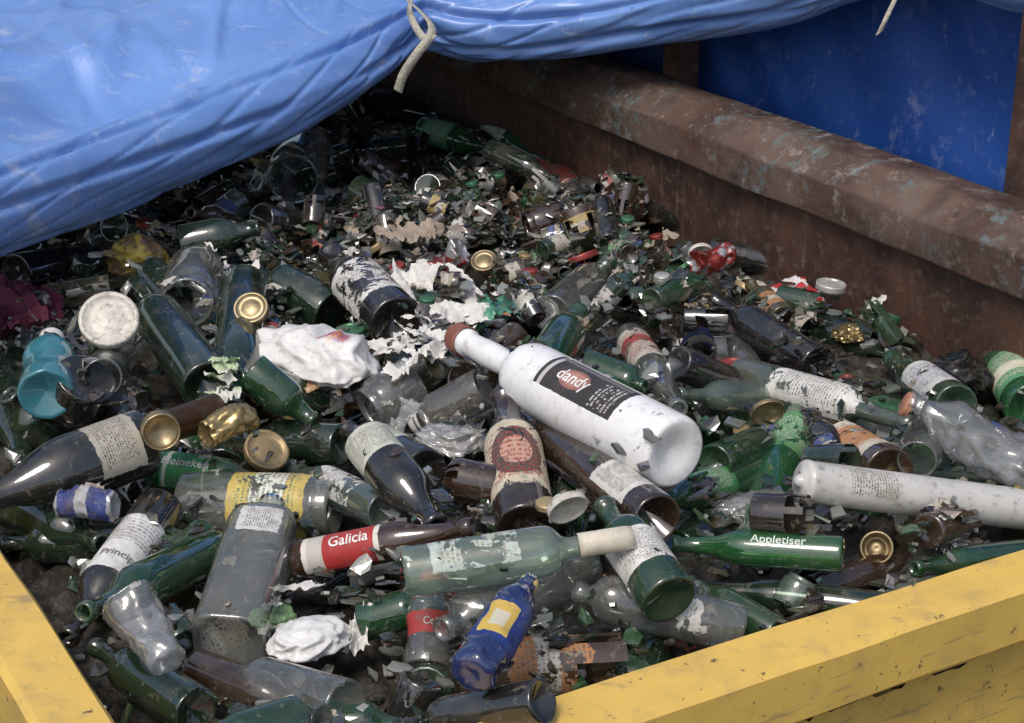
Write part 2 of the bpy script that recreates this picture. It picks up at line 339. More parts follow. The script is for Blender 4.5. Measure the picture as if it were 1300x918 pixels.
def blob(name,uv,w,h,mat,amp=.26,freq=1.2,lift=0,rot=0,tall=.55,k=5,smooth=True,low=.35):
    """crumpled bag / foil / rag: closed shell with sharp outward creases"""
    p,s=spot(uv,lift); rx=w/2*s/F; ry=h/2*s/F/.75; hz=min(rx,ry)*tall; Vi,Fi=ico(k); sd=random.random()*80; o=Vector((sd,sd*.7,-sd)); V=[]; asp=rx/ry
    for d in Vi:
        dd=Vector((d.x*asp,d.y,d.z)); v=dd*freq+o; wv=Vector((noise.noise(v*.6),noise.noise(v*.6+Vector((7,0,0))),noise.noise(v*.6+Vector((0,7,0)))))*.9; v=v+wv
        r1=1-min(1,abs(noise.noise(v))*1.9); r2=1-min(1,abs(noise.noise(v*2.1+Vector((4,4,4))))*1.9); r3=1-min(1,abs(noise.noise(v*5))*1.9)
        m=.85+low*noise.noise(dd*1.1+o)+amp*(.75*r1+.28*r2+.07*r3-.5)
        q=d*m; V.append((q.x*rx,q.y*ry,(q.z if q.z>0 else q.z*.5)*hz))
    stamp(p,p+np.array([.001,0,0]),min(rx,ry)*.7,True)
    return make_obj(name,V,Fi,[mat],[(v[0],v[1]) for v in V],smooth=smooth,M=Matrix.Translation(p)@Matrix.Rotation(math.radians(rot),4,'Z'))
def drape(name,uv,w,h,mat,rot=0,amp=.014,freq=26,res=110,hole=.30,lift=.008,zc=.02):
    """thin torn sheet lying over the heap, with folds and ragged holes"""
    p,s=spot(uv,0); rx=w/2*s/F; ry=h/2*s/F/.5; sd=random.random()*60; V=[];Fs=[];ids={}; c,sn=math.cos(math.radians(rot)),math.sin(math.radians(rot))
    for i in range(res+1):
        for j in range(res+1):
            x=i/res*2-1;y=j/res*2-1; rr=math.hypot(x,y); an=math.atan2(y,x)
            lim=.78+.45*noise.noise(Vector((math.cos(an)*1.6+sd,math.sin(an)*1.6,0)))+.18*noise.noise(Vector((math.cos(an)*5+sd,math.sin(an)*5,3)))
            if rr>lim: continue
            X,Y=x*rx,y*ry; v=Vector((X*freq+sd,Y*freq*.6,sd))
            if noise.noise(v*.9+Vector((20,0,0)))>hole: continue
            X,Y=X*c-Y*sn,X*sn+Y*c; v=v+Vector((noise.noise(v*.5),noise.noise(v*.5+Vector((5,5,5))),0))*1.2
            f=(1-min(1,abs(noise.noise(v))*2.4))+.5*(1-min(1,abs(noise.noise(v*2.2))*2.4))+.22*(1-min(1,abs(noise.noise(v*4.5))*2.4))
            ids[(i,j)]=len(V); V.append((X+.004*noise.noise(v*1.5),Y+.004*noise.noise(v*1.5+Vector((9,9,9))),min(max(Hav(p[0]+X,p[1]+Y,5)-p[2],-zc),zc)+lift+amp*f))
    for i in range(res):
        for j in range(res):
            k=[(i,j),(i+1,j),(i+1,j+1),(i,j+1)]; m=[ids[t] for t in k if t in ids]
            if len(m)>=3: Fs.append(tuple(m))
    return make_obj(name,V,Fs,[mat],smooth=True,M=Matrix.Translation(p))
def tissue(name,uv,w,h,mat,n=12,lift=.012,sw=(.006,.014),sl=(.04,.09),curl=.8,top=.025):
    """torn, ruffled strips"""
    p,s=spot(uv,0); rx=w/2*s/F; ry=h/2*s/F/.55; V=[];Fs=[];NL,NW=26,5
    for k in range(n):
        a=random.uniform(0,6.283); rr=math.sqrt(random.random())*.75; c=Vector((math.cos(a)*rr*rx,math.sin(a)*rr*ry,0)); 
        c.z=min(max(Hav(p[0]+c.x,p[1]+c.y)-p[2],-.03),top)+lift+random.uniform(0,.012)
        L=random.uniform(*sl); wd=random.uniform(*sw); hd=random.uniform(0,6.283); sd=random.random()*90; pos=c-Vector((math.cos(hd),math.sin(hd),0))*L*.5; pit=random.uniform(-.2,.3); o=len(V)
        for i in range(NL+1):
            hd+=noise.noise(Vector((i*.16+sd,0,0)))*.4*curl; pit+=noise.noise(Vector((i*.2,sd,0)))*.3*curl-pit*.1
            pos=pos+Vector((math.cos(hd)*math.cos(pit),math.sin(hd)*math.cos(pit),math.sin(pit)))*(L/NL)
            side=Vector((-math.sin(hd),math.cos(hd),0)); tw=noise.noise(Vector((i*.09,0,sd)))*2.0; sv=side*math.cos(tw)+Vector((0,0,1))*math.sin(tw)
            ww=wd*(.7+.7*noise.noise(Vector((i*.25+sd,5,0))))*min(1,4*(i+.4)/NL,4*(NL-i+.4)/NL)
            for j in range(NW+1):
                f=j/NW-.5; V.append(pos+sv*f*2*ww+Vector((0,0,1))*.005*noise.noise(Vector((i*.35+sd,j*.8,0))))
        for i in range(NL):
            for j in range(NW): Fs.append((o+i*(NW+1)+j,o+(i+1)*(NW+1)+j,o+(i+1)*(NW+1)+j+1,o+i*(NW+1)+j+1))
    return make_obj(name,V,Fs,[mat],smooth=True,M=Matrix.Translation(p))
# ------------------------------------------------------------ materials
G_dk=glass_mat("dark_green_glass",(.009,.032,.014),.6,.27)
G_gr=glass_mat("green_glass",(.018,.09,.028),.45,.22)
G_bw=glass_mat("brown_glass",(.04,.018,.008),.7,.27)
G_bk=glass_mat("black_glass",(.008,.008,.007),1.0,.27,see=False)
G_cl=glass_mat("clear_glass",(.66,.70,.66),.07,.32)
G_cg=glass_mat("pale_green_glass",(.42,.56,.44),.14,.25)
G_tl=glass_mat("teal_glass",(.05,.26,.32),.7,.25)
G_pet=glass_mat("clear_pet",(.80,.79,.77),.12,.16,.06,spec=.12); G_sm=glass_mat("smoky_glass",(.2,.19,.16),.3,.3)
G_cap=solid("cream_wax",(.66,.60,.48),.45,0,.3,.3)
P_wh=solid("white_plastic",(.76,.75,.72),.35,0,.2,.3); P_red=solid("red_cap_plastic",(.45,.06,.05),.4,0,.2,.4); P_yel=solid("yellow_cap_plastic",(.72,.56,.2),.4,0,.2,.3)
P_lip=solid("brown_lip",(.30,.11,.07),.5); P_or=solid("orange_ring",(.45,.2,.12),.4)
def LG(name,col,dens,label,dirt=.25,paint=None,see=True): return glass_mat(name,col,dens,dirt,label=label,paint=paint,see=see)
WH=(.74,.72,.67); K=dict
# ---- far zone
H_("glass_jar",'jar',(388,190),(372,228),74,G_cl,lift=(-.02,.04))
H_("beer_bottle",'beer',(612,150),(700,212),42,LG("green_label_glass_far",(.02,.13,.04),.5,K(box=(.3,.7,.15,.5),col=(.5,.58,.45),text=(.02,.15,.05),rip=.3)),lift=(.02,.0))
H_("beer_bottle",'beer',(540,165),(625,190),38,LG("green_label_glass_far_b",(.03,.15,.05),.5,K(box=(.2,.8,.1,.5),col=(.1,.35,.15),text=(.6,.6,.55),rip=.3)))
H_("wine_bottle",'wine',(785,258),(955,305),40,G_bk); H_("wine_bottle",'wine',(905,318),(1035,345),36,G_bk)
H_("glass_jar",'jar',(715,275),(668,288),42,G_bw); H_("wine_bottle",'wine',(455,240),(540,290),38,G_dk,cut=.6)
H_("glass_jar",'jar',(500,215),(450,205),36,G_bw); H_("wine_bottle",'burg',(480,130),(560,150),38,G_bk)
H_("glass_bottle",'beer',(760,195),(800,235),36,G_cl,cut=.6)
H_("wine_bottle",'wine',(330,280),(430,300),46,G_bk); H_("wine_bottle",'wine',(20,350),(135,330),55,G_bk); H_("wine_bottle",'burg',(230,310),(330,290),46,G_dk)
# ---- mid left
H_("wine_bottle",'wine',(420,400),(320,345),66,G_dk); H_("wine_bottle",'wine',(265,492),(172,360),64,G_dk)
H_("wine_bottle",'wine',(310,362),(296,520),64,G_dk); H_("wine_bottle",'burg',(15,470),(30,600),75,G_dk)
H_("wine_bottle",'beer',(505,412),(418,322),72,LG("torn_label_glass",(.012,.01,.009),1,K(box=(.25,.75,.15,.55),col=WH,text=(.1,.08,.07),rip=.47,tear=.04),.25,see=False))
H_("beer_bottle",'beer',(400,510),(300,480),54,G_gr); H_("beer_bottle",'beer',(435,565),(300,555),58,G_dk)
H_("beer_bottle",'beer',(318,470),(398,535),50,G_gr)
H_("glass_jar",'jar',(250,345),(238,385),74,G_cl,lift=(0,.04))
H_("glass_jar",'jar',(110,480),(90,520),72,G_bk,lift=(0,.03)); H_("glass_jar",'jar',(150,455),(130,480),56,G_cl,lift=(0,.03))
H_("wine_bottle",'wine',(10,640),(130,690),60,G_dk); H_("wine_bottle",'wine',(150,690),(0,690),50,G_dk)
H_("tin_can",'can',(75,640),(145,640),44,LG("blue_can_paint",(.3,.3,.32),.95,K(box=(0,1,.06,.93),col=(.02,.04,.18),bands=[(.4,.6,(.45,.45,.47))],rip=.35,tear=.05),.4,see=False),cr=.3)
H_("wine_bottle",'burg',(185,560),(-45,645),84,LG("silver_label_glass",(.007,.008,.007),1,K(box=(.28,.72,.08,.33),col=(.42,.39,.32),text=(.1,.08,.07),lines=70,rip=.38),.25,see=False),lift=(.02,.01))
H_("beer_bottle",'beer',(195,598),(352,618),58,LG("green_beer_label",(.02,.12,.035),.5,K(box=(.3,.7,.12,.5),col=(.04,.25,.08),bands=[(.14,.17,(.6,.6,.5)),(.46,.48,(.6,.6,.5))],rip=.28)),text=[("Heineken",.30,.31,0,(.7,.72,.65),'a')],lift=(.02,.02))
H_("wine_bottle",'wine',(205,645),(85,812),66,LG("white_label_wine",(.01,.009,.009),1,K(box=(.2,.75,.22,.62),col=(.72,.71,.68),text=(.25,.22,.22),lines=45,rip=.3,tear=.008,tbox=(.25,.7,.26,.42)),see=False),text=[("Principe",.26,.52,-15,(.2,.18,.17),'C')])
H_("beer_bottle",'wine',(272,700),(106,778),58,G_gr,lift=(.01,.02))
H_("tin_can",'tin',(275,520),(210,543),42,solid("gold_tin",(.5,.36,.18),.35,.8,.5,.6,col2=(.12,.06,.03)),lift=(0,.02))
H_("glass_jar",'jar',(235,640),(425,645),86,LG("yellow_label_jar",(.5,.54,.48),.14,K(box=(.2,.8,.35,.85),col=(.60,.46,.13),blocks=[(.35,.65,.5,.72,(.66,.66,.58)),(.3,.36,.38,.82,(.4,.06,.04))],text=(.12,.2,.08),lines=30,rip=.40),.3))
H_("wine_bottle",'wine',(540,600),(440,545),60,LG("wine_label_b",(.01,.01,.009),1,K(box=(.25,.75,.3,.7),col=(.55,.55,.46),text=(.12,.12,.1),rip=.36),see=False))
H_("wine_bottle",'beer',(465,560),(555,668),64,LG("wine_label_c",(.01,.01,.009),1,K(box=(.25,.75,.02,.3),col=(.55,.55,.46),text=(.12,.12,.1),rip=.36),see=False))
H_("beer_bottle",'beer',(490,650),(365,592),52,LG("pale_label_glass",(.2,.26,.22),.3,K(box=(.3,.7,.2,.6),col=WH,text=(.1,.1,.1),rip=.44)))
T_can=solid("crushed_can_silver",(.55,.54,.52),.3,.7,.3,.4,.1,60,col2=(.35,.05,.04)); T_can2=solid("crushed_can_gold",(.55,.40,.18),.3,.8,.3,.5,.1,60)
H_("tin_can",'can',(262,548),(320,528),40,T_can2,cr=.35); H_("tin_can",'can',(590,320),(555,345),40,T_can,cr=.4); H_("tin_can",'can',(880,335),(925,325),36,T_can,cr=.4)
# ---- centre
H_("glass_bottle",'juice',(700,400),(770,338),50,G_cl); H_("glass_bottle",'beer',(690,470),(735,395),56,G_gr)
H_("glass_bottle",'beer',(800,430),(862,520),48,LG("red_label_clear",(.45,.48,.44),.2,K(box=(.25,.75,.1,.5),col=(.6,.55,.45),bands=[(.2,.3,(.35,.05,.04))],text=(.4,.05,.04),rip=.43),.3))
H_("glass_bottle",'flask',(745,465),(818,492),44,G_gr)
H_("wine_bottle",'wine',(1035,462),(905,380),46,G_bk); H_("glass_bottle",'beer',(955,480),(905,395),42,G_cl)
H_("wine_bottle",'wine',(860,460),(960,500),44,G_bk)
H_("glass_bottle",'spirit',(940,478),(1160,540),54,LG("clear_label_glass",(.16,.19,.15),.4,K(box=(.3,.72,.25,.72),col=(.7,.69,.63),text=(.2,.18,.16),rip=.42)))
H_("glass_bottle",'wine',(1000,505),(860,500),40,G_cg)
H_("beer_bottle",'beer',(1215,515),(1130,455),50,LG("green_label_r",(.02,.07,.03),.7,K(box=(.25,.75,.1,.5),col=WH,text=(.1,.1,.2),rip=.42)))
H_("glass_jar",'jar',(1130,600),(1035,545),62,LG("brown_jar_label",(.06,.03,.012),.6,K(box=(.15,.8,.1,.6),col=(.68,.62,.48),blocks=[(.36,.6,.2,.5,(.5,.28,.12))],text=(.4,.1,.05),rip=.36)),lift=(.01,.01))
H_("glass_bottle",'beer',(905,590),(1000,550),50,G_gr,cut=.6); H_("glass_bottle",'wine',(850,545),(930,590),52,G_gr,cut=.55)
H_("beer_bottle",'beer',(965,600),(815,645),50,LG("green_label_m",(.03,.15,.045),.45,K(box=(.3,.7,.35,.62),col=(.04,.26,.08),text=(.6,.65,.55),rip=.33)))
H_("beer_bottle",'burg',(1018,535),(940,690),62,LG("green_label_n",(.03,.17,.055),.45,K(box=(.3,.7,.1,.4),col=(.1,.31,.12),text=(.6,.6,.5),rip=.43)))
H_("glass_jar",'jar',(1180,545),(1164,585),58,G_cl,lift=(0,.04)); H_("wine_bottle",'wine',(640,620),(540,600),54,G_bw,cut=.7)
H_("glass_jar",'jar',(525,487),(468,522),70,G_cl,lift=(0,.03))
H_("glass_bottle",'juice',(615,492),(524,540),54,G_sm,cap=(P_wh,.13))
H_("wine_bottle",'wine',(835,660),(640,512),62,LG("brown_wine_label",(.025,.012,.006),.92,K(box=(.35,.62,.08,.27),col=(.68,.66,.6),text=(.05,.05,.05),vert=True,lines=90,rip=.25)))
H_("beer_bottle",'beer',(668,672),(640,500),74,LG("oval_label_bottle",(.018,.01,.007),1,K(box=(.26,.74,.16,.64),col=(.62,.55,.40),discs=[(.5,.4,.15,.17,(.08,.06,.05)),(.5,.4,.09,.10,(.50,.30,.22))],text=(.3,.05,.04),lines=30,rip=.43,tear=.05),see=False),text=[("CASTILLO",.17,.25,0,(.3,.05,.04),'c')],lift=(.01,.01))
H_("glass_bottle",'wine',(850,762),(765,640),72,LG("dark_white_label",(.015,.055,.025),.7,K(box=(.25,.75,.22,.54),col=WH,text=(.1,.1,.1),rip=.36)))
H_("glass_bottle",'flask',(995,640),(835,660),52,G_pet,cr=.35,flat=.7)
H_("beer_bottle",'beer',(1130,775),(880,745),44,G_dk); H_("beer_bottle",'beer',(1300,705),(1160,722),42,G_gr); H_("glass_jar",'jar',(1000,770),(1020,735),48,G_cg,lift=(0,.03))
H_("beer_bottle",'beer',(985,805),(872,738),44,G_gr); H_("beer_bottle",'beer',(1030,752),(1170,704),46,G_bw)
H_("aerosol_canister",'canister',(1325,650),(1012,610),52,LG("white_rusty_canister",(.3,.28,.25),.98,K(box=(.3,.62,.62,.86),col=(.62,.6,.55),text=(.1,.09,.08),lines=90,tf=110,rip=.05,tear=.002),.35,paint=(.58,.57,.53),see=False),lift=(.0,.01))
H_("wine_bottle",'beer',(1070,704),(850,690),46,glass_mat("green_printed_glass",(.02,.14,.035),.5,.2),text=[("Appletiser",.36,.36,0,(.68,.74,.64),'A')],lift=(.01,.015))
H_("glass_bottle",'flask',(1310,520),(1268,445),64,LG("green_label_corner",(.02,.15,.05),.55,K(box=(.2,.8,.15,.6),col=(.12,.34,.16),bands=[(.3,.42,(.7,.67,.5))],text=(.75,.72,.6),rip=.33)))
H_("plastic_bottle",'pet',(1330,600),(1148,512),84,G_pet,cr=.32,flat=.8,cap=(P_or,.04),lift=(.01,.02))
# ---- low centre
H_("beer_bottle",'beer',(375,712),(600,668),50,LG("red_label_beer",(.04,.016,.007),.8,K(box=(.25,.75,.08,.52),col=(.40,.03,.03),bands=[(.08,.11,(.65,.63,.55)),(.49,.52,(.65,.63,.55)),(.11,.2,(.5,.46,.4))],rip=.3,tear=.02)),text=[("Galicia",.42,.35,0,(.8,.78,.72),'a')],lift=(.01,.01))
H_("glass_bottle",'flask',(740,715),(560,800),76,G_cl)
H_("wine_bottle",'wine',(505,695),(340,770),64,LG("navy_wine_label",(.008,.008,.014),1,K(box=(.12,.5,.08,.5),col=WH,text=(.15,.12,.1),rip=.3),see=False))
H_("glass_bottle",'flask',(290,818),(345,640),88,LG("square_clear",(.5,.53,.49),.14,K(box=(.42,.6,.6,.78),col=(.62,.61,.57),text=(.1,.1,.1),vert=True,lines=90,rip=.2),.38),sq=2,lift=(.01,.02))
H_("glass_bottle",'spirit',(512,728),(802,682),64,LG("pale_green_wine",(.44,.58,.46),.18,K(box=(.25,.62,.12,.5),col=(.5,.56,.5),text=(.3,.25,.15),lines=45,rip=.48),.25),cap=(G_cap,.24),lift=(.015,.015))
H_("glass_bottle",'flask',(940,798),(728,750),68,LG("clear_scraped_label",(.62,.66,.62),.08,K(box=(.3,.7,.2,.6),col=(.6,.58,.52),rip=.58,tear=.05),.34),lift=(.02,.02))
H_("wine_bottle",'wine',(640,830),(790,800),44,G_bk); H_("beer_bottle",'beer',(460,790),(560,760),54,G_gr)
H_("spirit_bottle",'spirit',(858,576),(580,428),90,LG("white_painted_bottle",(.4,.4,.38),.7,K(box=(.385,.60,.17,.50),col=(.045,.04,.04),bands=[(.47,.485,(.5,.48,.45))],discs=[(.48,.37,.055,.058,(.30,.13,.10)),(.48,.37,.04,.042,(.42,.22,.17))],blocks=[(.56,.59,.19,.48,(.16,.15,.14))],text=(.5,.48,.45),lines=70,tf=130,tbox=(.4,.55,.19,.27),rip=.1,tear=.006,stain=.2),.14,paint=(.84,.83,.81),see=False),lift=(.035,.03),seg=48,cap=(P_lip,.055),text=[("dandy",.28,.37,-8,(.85,.83,.8),'A')])
# ---- front
H_("soda_bottle",'waist',(542,850),(549,728),68,LG("red_label_clear_soda",(.64,.66,.62),.10,K(box=(.2,.8,.30,.52),col=(.42,.05,.045),rip=.38,tear=.03),.3),cap=(P_red,.12),lift=(-.02,.03),text=[("Cola",.22,.41,10,(.65,.62,.56),'c')])
H_("juice_bottle",'pet',(598,858),(673,738),60,LG("blue_yellow_label",(.008,.022,.11),.9,K(box=(.1,.9,.25,.62),col=(.015,.04,.19),blocks=[(.38,.6,.3,.58,(.58,.40,.09)),(.44,.55,.36,.5,(.55,.52,.4))],rip=.38,tear=.04),.28),cap=(P_yel,.09),lift=(-.01,.035),cr=.16)
H_("wine_bottle",'wine',(250,905),(120,820),64,G_dk); H_("glass_bottle",'flask',(440,900),(300,860),72,G_cl); H_("wine_bottle",'wine',(690,890),(500,925),58,G_bk); H_("beer_bottle",'beer',(400,915),(520,925),60,G_gr)
H_("beer_bottle",'beer',(250,850),(400,905),56,G_bw)
H_("plastic_cup",'cup',(215,845),(165,765),80,G_pet,cr=.2,lift=(0,.04))
H_("glass_bottle",'beer',(70,560),(10,500),60,G_dk)
H_("perfume_bottle",'waist',(58,500),(66,430),66,G_tl,cr=.05,cap=(P_wh,.1))
L_wh=solid("white_rusted_lid",(.66,.62,.53),.4,0,.3,.9,sc=60); L_gd=solid("gold_lid",(.45,.35,.2),.38,.75,.4,.7)
def lid(uv,tuv,w,m,lift=(0,.01)): return H_("jar_lid",'lid',uv,tuv,w,m,lift=lift,seg=32)
lid((139,409),(138,404),74,L_wh,(.03,.04)); lid((205,549),(202,543),48,L_gd,(.04,.05)); lid((722,648),(718,640),54,L_wh,(.02,.035)); lid((975,525),(973,520),44,L_gd,(.02,.03)); lid((1112,700),(1113,695),44,L_gd,(-.02,-.01)); lid((615,335),(614,330),36,L_gd,(.0,.01)); lid((890,325),(889,321),34,L_wh,(.0,.01)); lid((320,395),(318,390),44,L_gd,(.0,.01))
# ---- crumpled things
T_paper=solid("tissue",(.72,.70,.65),.8,0,.2,.3,.3,60); T_bag=solid("white_bag",(.74,.73,.70),.35,0,.1,.3,.1,60); T_clear=glass_mat("clear_film",(.80,.79,.75),.28,.10,.08,spec=.1)
T_foil=solid("foil",(.6,.6,.58),.3,.6,.3,.4); T_mag=solid("magenta_cloth",(.15,.018,.05),.85,0,.4,.4,.4,60); T_gfo=solid("gold_foil",(.5,.38,.18),.3,.7)
T_yel=solid("yellow_can_paint",(.52,.38,.06),.35,.1,.3,.6,.1,60,col2=(.20,.13,.06)); T_red=solid("red_white_bag",(.76,.73,.71),.35,0,.1,.2,.1,80,col2=(.45,.04,.04)); T_dk=solid("black_bag",(.012,.012,.012),.25,0,.3,.4)
T_or=solid("printed_white_bag",(.74,.72,.68),.38,0,.1,.4,.1,60,col2=(.58,.22,.09),spotat=(.04,.0,.035,.030)); T_gb=solid("green_bag",(.26,.42,.20),.4,0,.2,.3)
drape("torn_paper",(560,385),170,100,T_paper,20,.018,22,hole=.22); drape("torn_paper",(490,425),130,80,T_paper,-30,.018,24,hole=.22); tissue("torn_paper",(540,430),170,120,T_paper,26,.015); drape("torn_paper",(525,470),80,60,T_paper,50,.014,30)
blob("plastic_bag",(402,455),205,88,T_or,.34,1.0,.0,-38,.75,low=.2); drape("clear_plastic_bag",(562,565),150,80,T_clear,10,.03,16,hole=.6); blob("clear_plastic_bag",(575,560),100,54,T_clear,.5,1.4,.0,10,.6); blob("clear_plastic_bag",(925,650),120,44,T_clear,.5,1.4,.0,0,.6)
blob("red_white_bag",(1005,382),90,58,T_red,.3,1.1,.01,20,.7); blob("gold_foil",(1078,425),42,34,T_gfo,.5,1.8,.0,k=4,smooth=False)
blob("crushed_can",(175,333),82,58,T_yel,.34,1.0,.01,10,.95,5); drape("magenta_cloth",(20,400),130,130,T_mag,30,.03,14,hole=.9); blob("magenta_cloth",(15,400),90,90,T_mag,.4,1.2,.0,0,.5)
blob("black_bag",(1215,482),84,62,T_dk,.35,1.3,.0,0,.9); tissue("aluminium_foil",(1215,688),60,16,T_foil,14,-.015,sl=(.02,.04),top=.0)
blob("green_white_bag",(345,785),56,46,T_gb,.4,1.3,.0,0,.6); blob("plastic_bag",(390,815),110,62,T_bag,.32,1.1,.01,20,.7,low=.2); tissue("torn_paper",(385,790),100,60,T_paper,8,.015)
drape("torn_paper",(455,805),60,40,T_paper,0,.012,30,60); drape("clear_film_scraps",(290,325),110,40,T_clear,10,.016,24,80,.3); tissue("torn_paper",(300,330),90,40,T_paper,7,.01,sl=(.03,.06)); drape("green_plastic_film",(640,415),95,42,glass_mat("green_film",(.10,.42,.26),.5,.1),-15,.014,14,hole=.9)
tissue("torn_paper",(290,470),50,50,solid("green_white_paper",(.45,.55,.33),.6,0,.2,.3,col2=(.65,.63,.55)),9,.005,sl=(.03,.06))
drape("torn_paper",(385,505),120,50,solid("orange_torn_paper",(.42,.24,.12),.7,0,.3,.4,col2=(.66,.62,.54)),-20,.01,34,80,.05); T_bp=solid("brown_torn_paper",(.38,.31,.24),.8,0,.3,.5); drape("torn_paper",(530,290),120,50,T_bp,20,.016,26,80,.12); drape("torn_paper",(820,300),90,40,T_bp,20,.014,30,70,.05); drape("torn_paper",(620,245),90,36,T_bp,-20,.014,30,70,.05)
# small red box in the back
bm=bmesh.new(); bmesh.ops.create_cube(bm,size=1); bmesh.ops.scale(bm,vec=(.19,.08,.03),verts=bm.verts); bmesh.ops.subdivide_edges(bm,edges=bm.edges[:],cuts=6,use_grid_fill=True)
for v in bm.verts: v.co+=Vector((0,noise.noise(v.co*18)*.008,noise.noise(v.co*14+Vector((3,0,0)))*.014))
me=bpy.data.meshes.new("cardboard_box"); bm.to_mesh(me); bm.free()
gg=NT("red_box_print"); co=gg.coord(False); sx=gg.n("SeparateXYZ",None,i0=co); c1=gg.mix(gg.ma('GREATER_THAN',gg.ma('ABSOLUTE',gg.ma('SUBTRACT',sx.outputs[0],.01)),.055),(.18,.03,.03),(.02,.012,.012))
c1=gg.mix(gg.ma('GREATER_THAN',sx.outputs[0],.075),c1,(.22,.03,.03)); c1=gg.mix(gg.ramp(gg.noise(co,50,5,.7),.45,.60),c1,(.10,.07,.05)); me.materials.append(gg.fin(gg.bsdf(c1,.5)))
ob=bpy.data.objects.new("cardboard_box",me); S.collection.objects.link(ob); pb,_=spot((700,226),.0); ob.location=pb; ob.rotation_euler=(.3,.1,math.radians(-8))
stamp(pb-np.array([.1,0,0]),pb+np.array([.1,0,0]),.03,True)
# ---- whole bottles lying in the far part, along the rims, then small broken pieces in the gaps
filler(110,2.9,4.7,.35,.82,WF,avoid=True,keep=True,hero=True,pc=55,top=.055)
filler(220,1.44,2.3,.2,.75,avoid=True,keep=True,hero=True,pc=60,top=.045); filler(90,1.44,1.8,.2,.7,avoid=True,keep=True,pc=60,a0=1.0,top=.04); filler(60,1.5,2.3,.2,.7,avoid=True,keep=True,pc=60,a1=.75,top=.04)
filler(340,1.45,3.2,1.0,.62,avoid=True,keep=True,pc=50,top=.05); filler(480,2.9,4.8,1.0,.6,WF,avoid=True,keep=True,pc=50,top=.05)
heap=Coll()
for (V,Fs,UV,M,col,lab,p,q,r,keep) in FILL:
    ok=True
    if not keep:
        for (hp,hq,hr) in HERO:
            if np.hypot(*(hp-p)[:2])>.7: continue
            A=p+(q-p)*np.linspace(0,1,7)[:,None]; Bs=hp+(hq-hp)*np.linspace(0,1,9)[:,None]
            D=np.linalg.norm(A[:,None]-Bs[None],axis=2); i,j=np.unravel_index(D.argmin(),D.shape)
            if D[i,j]<.8*(r+hr) and A[i,2]>Bs[j,2]-.3*hr: ok=False;break
            dxy=np.linalg.norm(A[:,None,:2]-Bs[None,:,:2],axis=2); i,j=np.unravel_index(dxy.argmin(),dxy.shape)
            if dxy[i,j]<.6*(r+hr) and A[i,2]>Bs[j,2]: ok=False;break
    if ok: heap.add(V,Fs,UV,M,col,lab)
# ------------------------------------------------------------ shards, caps & scraps
shard=Coll()
def add_shard(a,b,sz,col,lift):
    R=random.uniform(.022,.042); n=random.randint(4,6); V=[];th=.0028
    an=[6.283*(k+random.uniform(-.3,.3))/n for k in range(n)]; rad=[random.uniform(.6,1) for _ in range(n)]; asp=random.uniform(.45,1)
    def pt(x,y,r): t=x/R; return (r*math.sin(t),y,r*math.cos(t)-R)
    for r in (R,R-th*1.4):
        V.append(pt(0,0,r))
        for f in (.55,1):
            for k in range(n): V.append(pt(math.cos(an[k])*rad[k]*sz*f*asp,math.sin(an[k])*rad[k]*sz*f,r))
    Fs=[];m=1+2*n
    for k in range(n):
        k2=(k+1)%n
        for o in (0,m): Fs.append((o,o+1+k,o+1+k2)); Fs.append((o+1+k,o+1+n+k,o+1+n+k2,o+1+k2))
        Fs.append((1+n+k,1+n+k2,m+1+n+k2,m+1+n+k))
    x,y,_=W(a,b,0); z=min(Hav(x,y,1),Hav(x,y,3)+.012)
    tilt=Matrix.Rotation(random.uniform(0,6.283),4,'Z')@Matrix.Rotation(random.gauss(0,.38),4,'X')@Matrix.Rotation(random.gauss(0,.38),4,'Y')
    shard.add(V,Fs,None,Matrix.Translation((x,y,z+sz*random.uniform(.0,lift)))@tilt,col)
def shards(n,b0,b1,s0,s1,wt,lift=.4,on=.04,mul=.65):
    for _ in range(n):
        a,b=random.uniform(.46,2.03),random.uniform(b0,b1); x,y,_z=W(a,b,0)
        if HM[cell(x,y)] and random.random()>on: continue
        c=gcol(wt,mul)
        if c[0]>.15 and wt is not WS2: c=(c[0]*.55,c[1]*.53,c[2]*.50,c[3])
        if random.random()<.006: c=(*random.choice([(.15,.02,.05),(.03,.05,.2),(.25,.03,.02),(.25,.18,.04)]),.9)
        add_shard(a,b,random.uniform(s0,s1),c,lift)
WS=[12,14,18,14,13,13,5,12,12]; WSF=[6,14,18,16,9,12,2,12,16]; WS2=[10,5,8,5,20,20,8,4,8]
shards(5600,1.42,3.1,.008,.024,WS,.4); shards(2000,1.42,2.1,.008,.022,WS,.4); shards(350,1.43,3.1,.004,.009,WS2,.4,.4)
shards(9000,2.8,4.8,.009,.024,WSF,.4,.08); shards(3000,2.6,4.6,.005,.012,WSF,.5,.2)
caps=Coll()
for _ in range(130):
    a,b=random.uniform(.5,2.0),random.uniform(1.45,4.2); x,y,_z=W(a,b,0)
    if HM[cell(x,y)]: continue
    r=random.choice([.0135,.0135,.015,.026,.033]); V,Fs,UV=revolve('lid' if r>.02 else 'cap',.008 if r<.02 else .012,r,18)
    c=random.choice([(.45,.35,.18),(.5,.48,.45),(.30,.05,.04),(.06,.18,.09),(.5,.48,.44),(.38,.28,.14)])
    t=Matrix.Rotation(random.uniform(0,6.283),4,'Z')@Matrix.Rotation(random.gauss(0,.5),4,'X')
    caps.add(V,Fs,None,Matrix.Translation((x,y,Hav(x,y,1)+.008))@t,(*c,1))
caps.make("metal_caps",[solid("cap_metal",None,.38,.4,attr=True,dirt=.7,sc=60)])
paper=Coll()
PC=[(.40,.36,.29),(.33,.285,.22),(.48,.45,.40),(.24,.19,.14),(.58,.56,.51),(.20,.16,.12)]
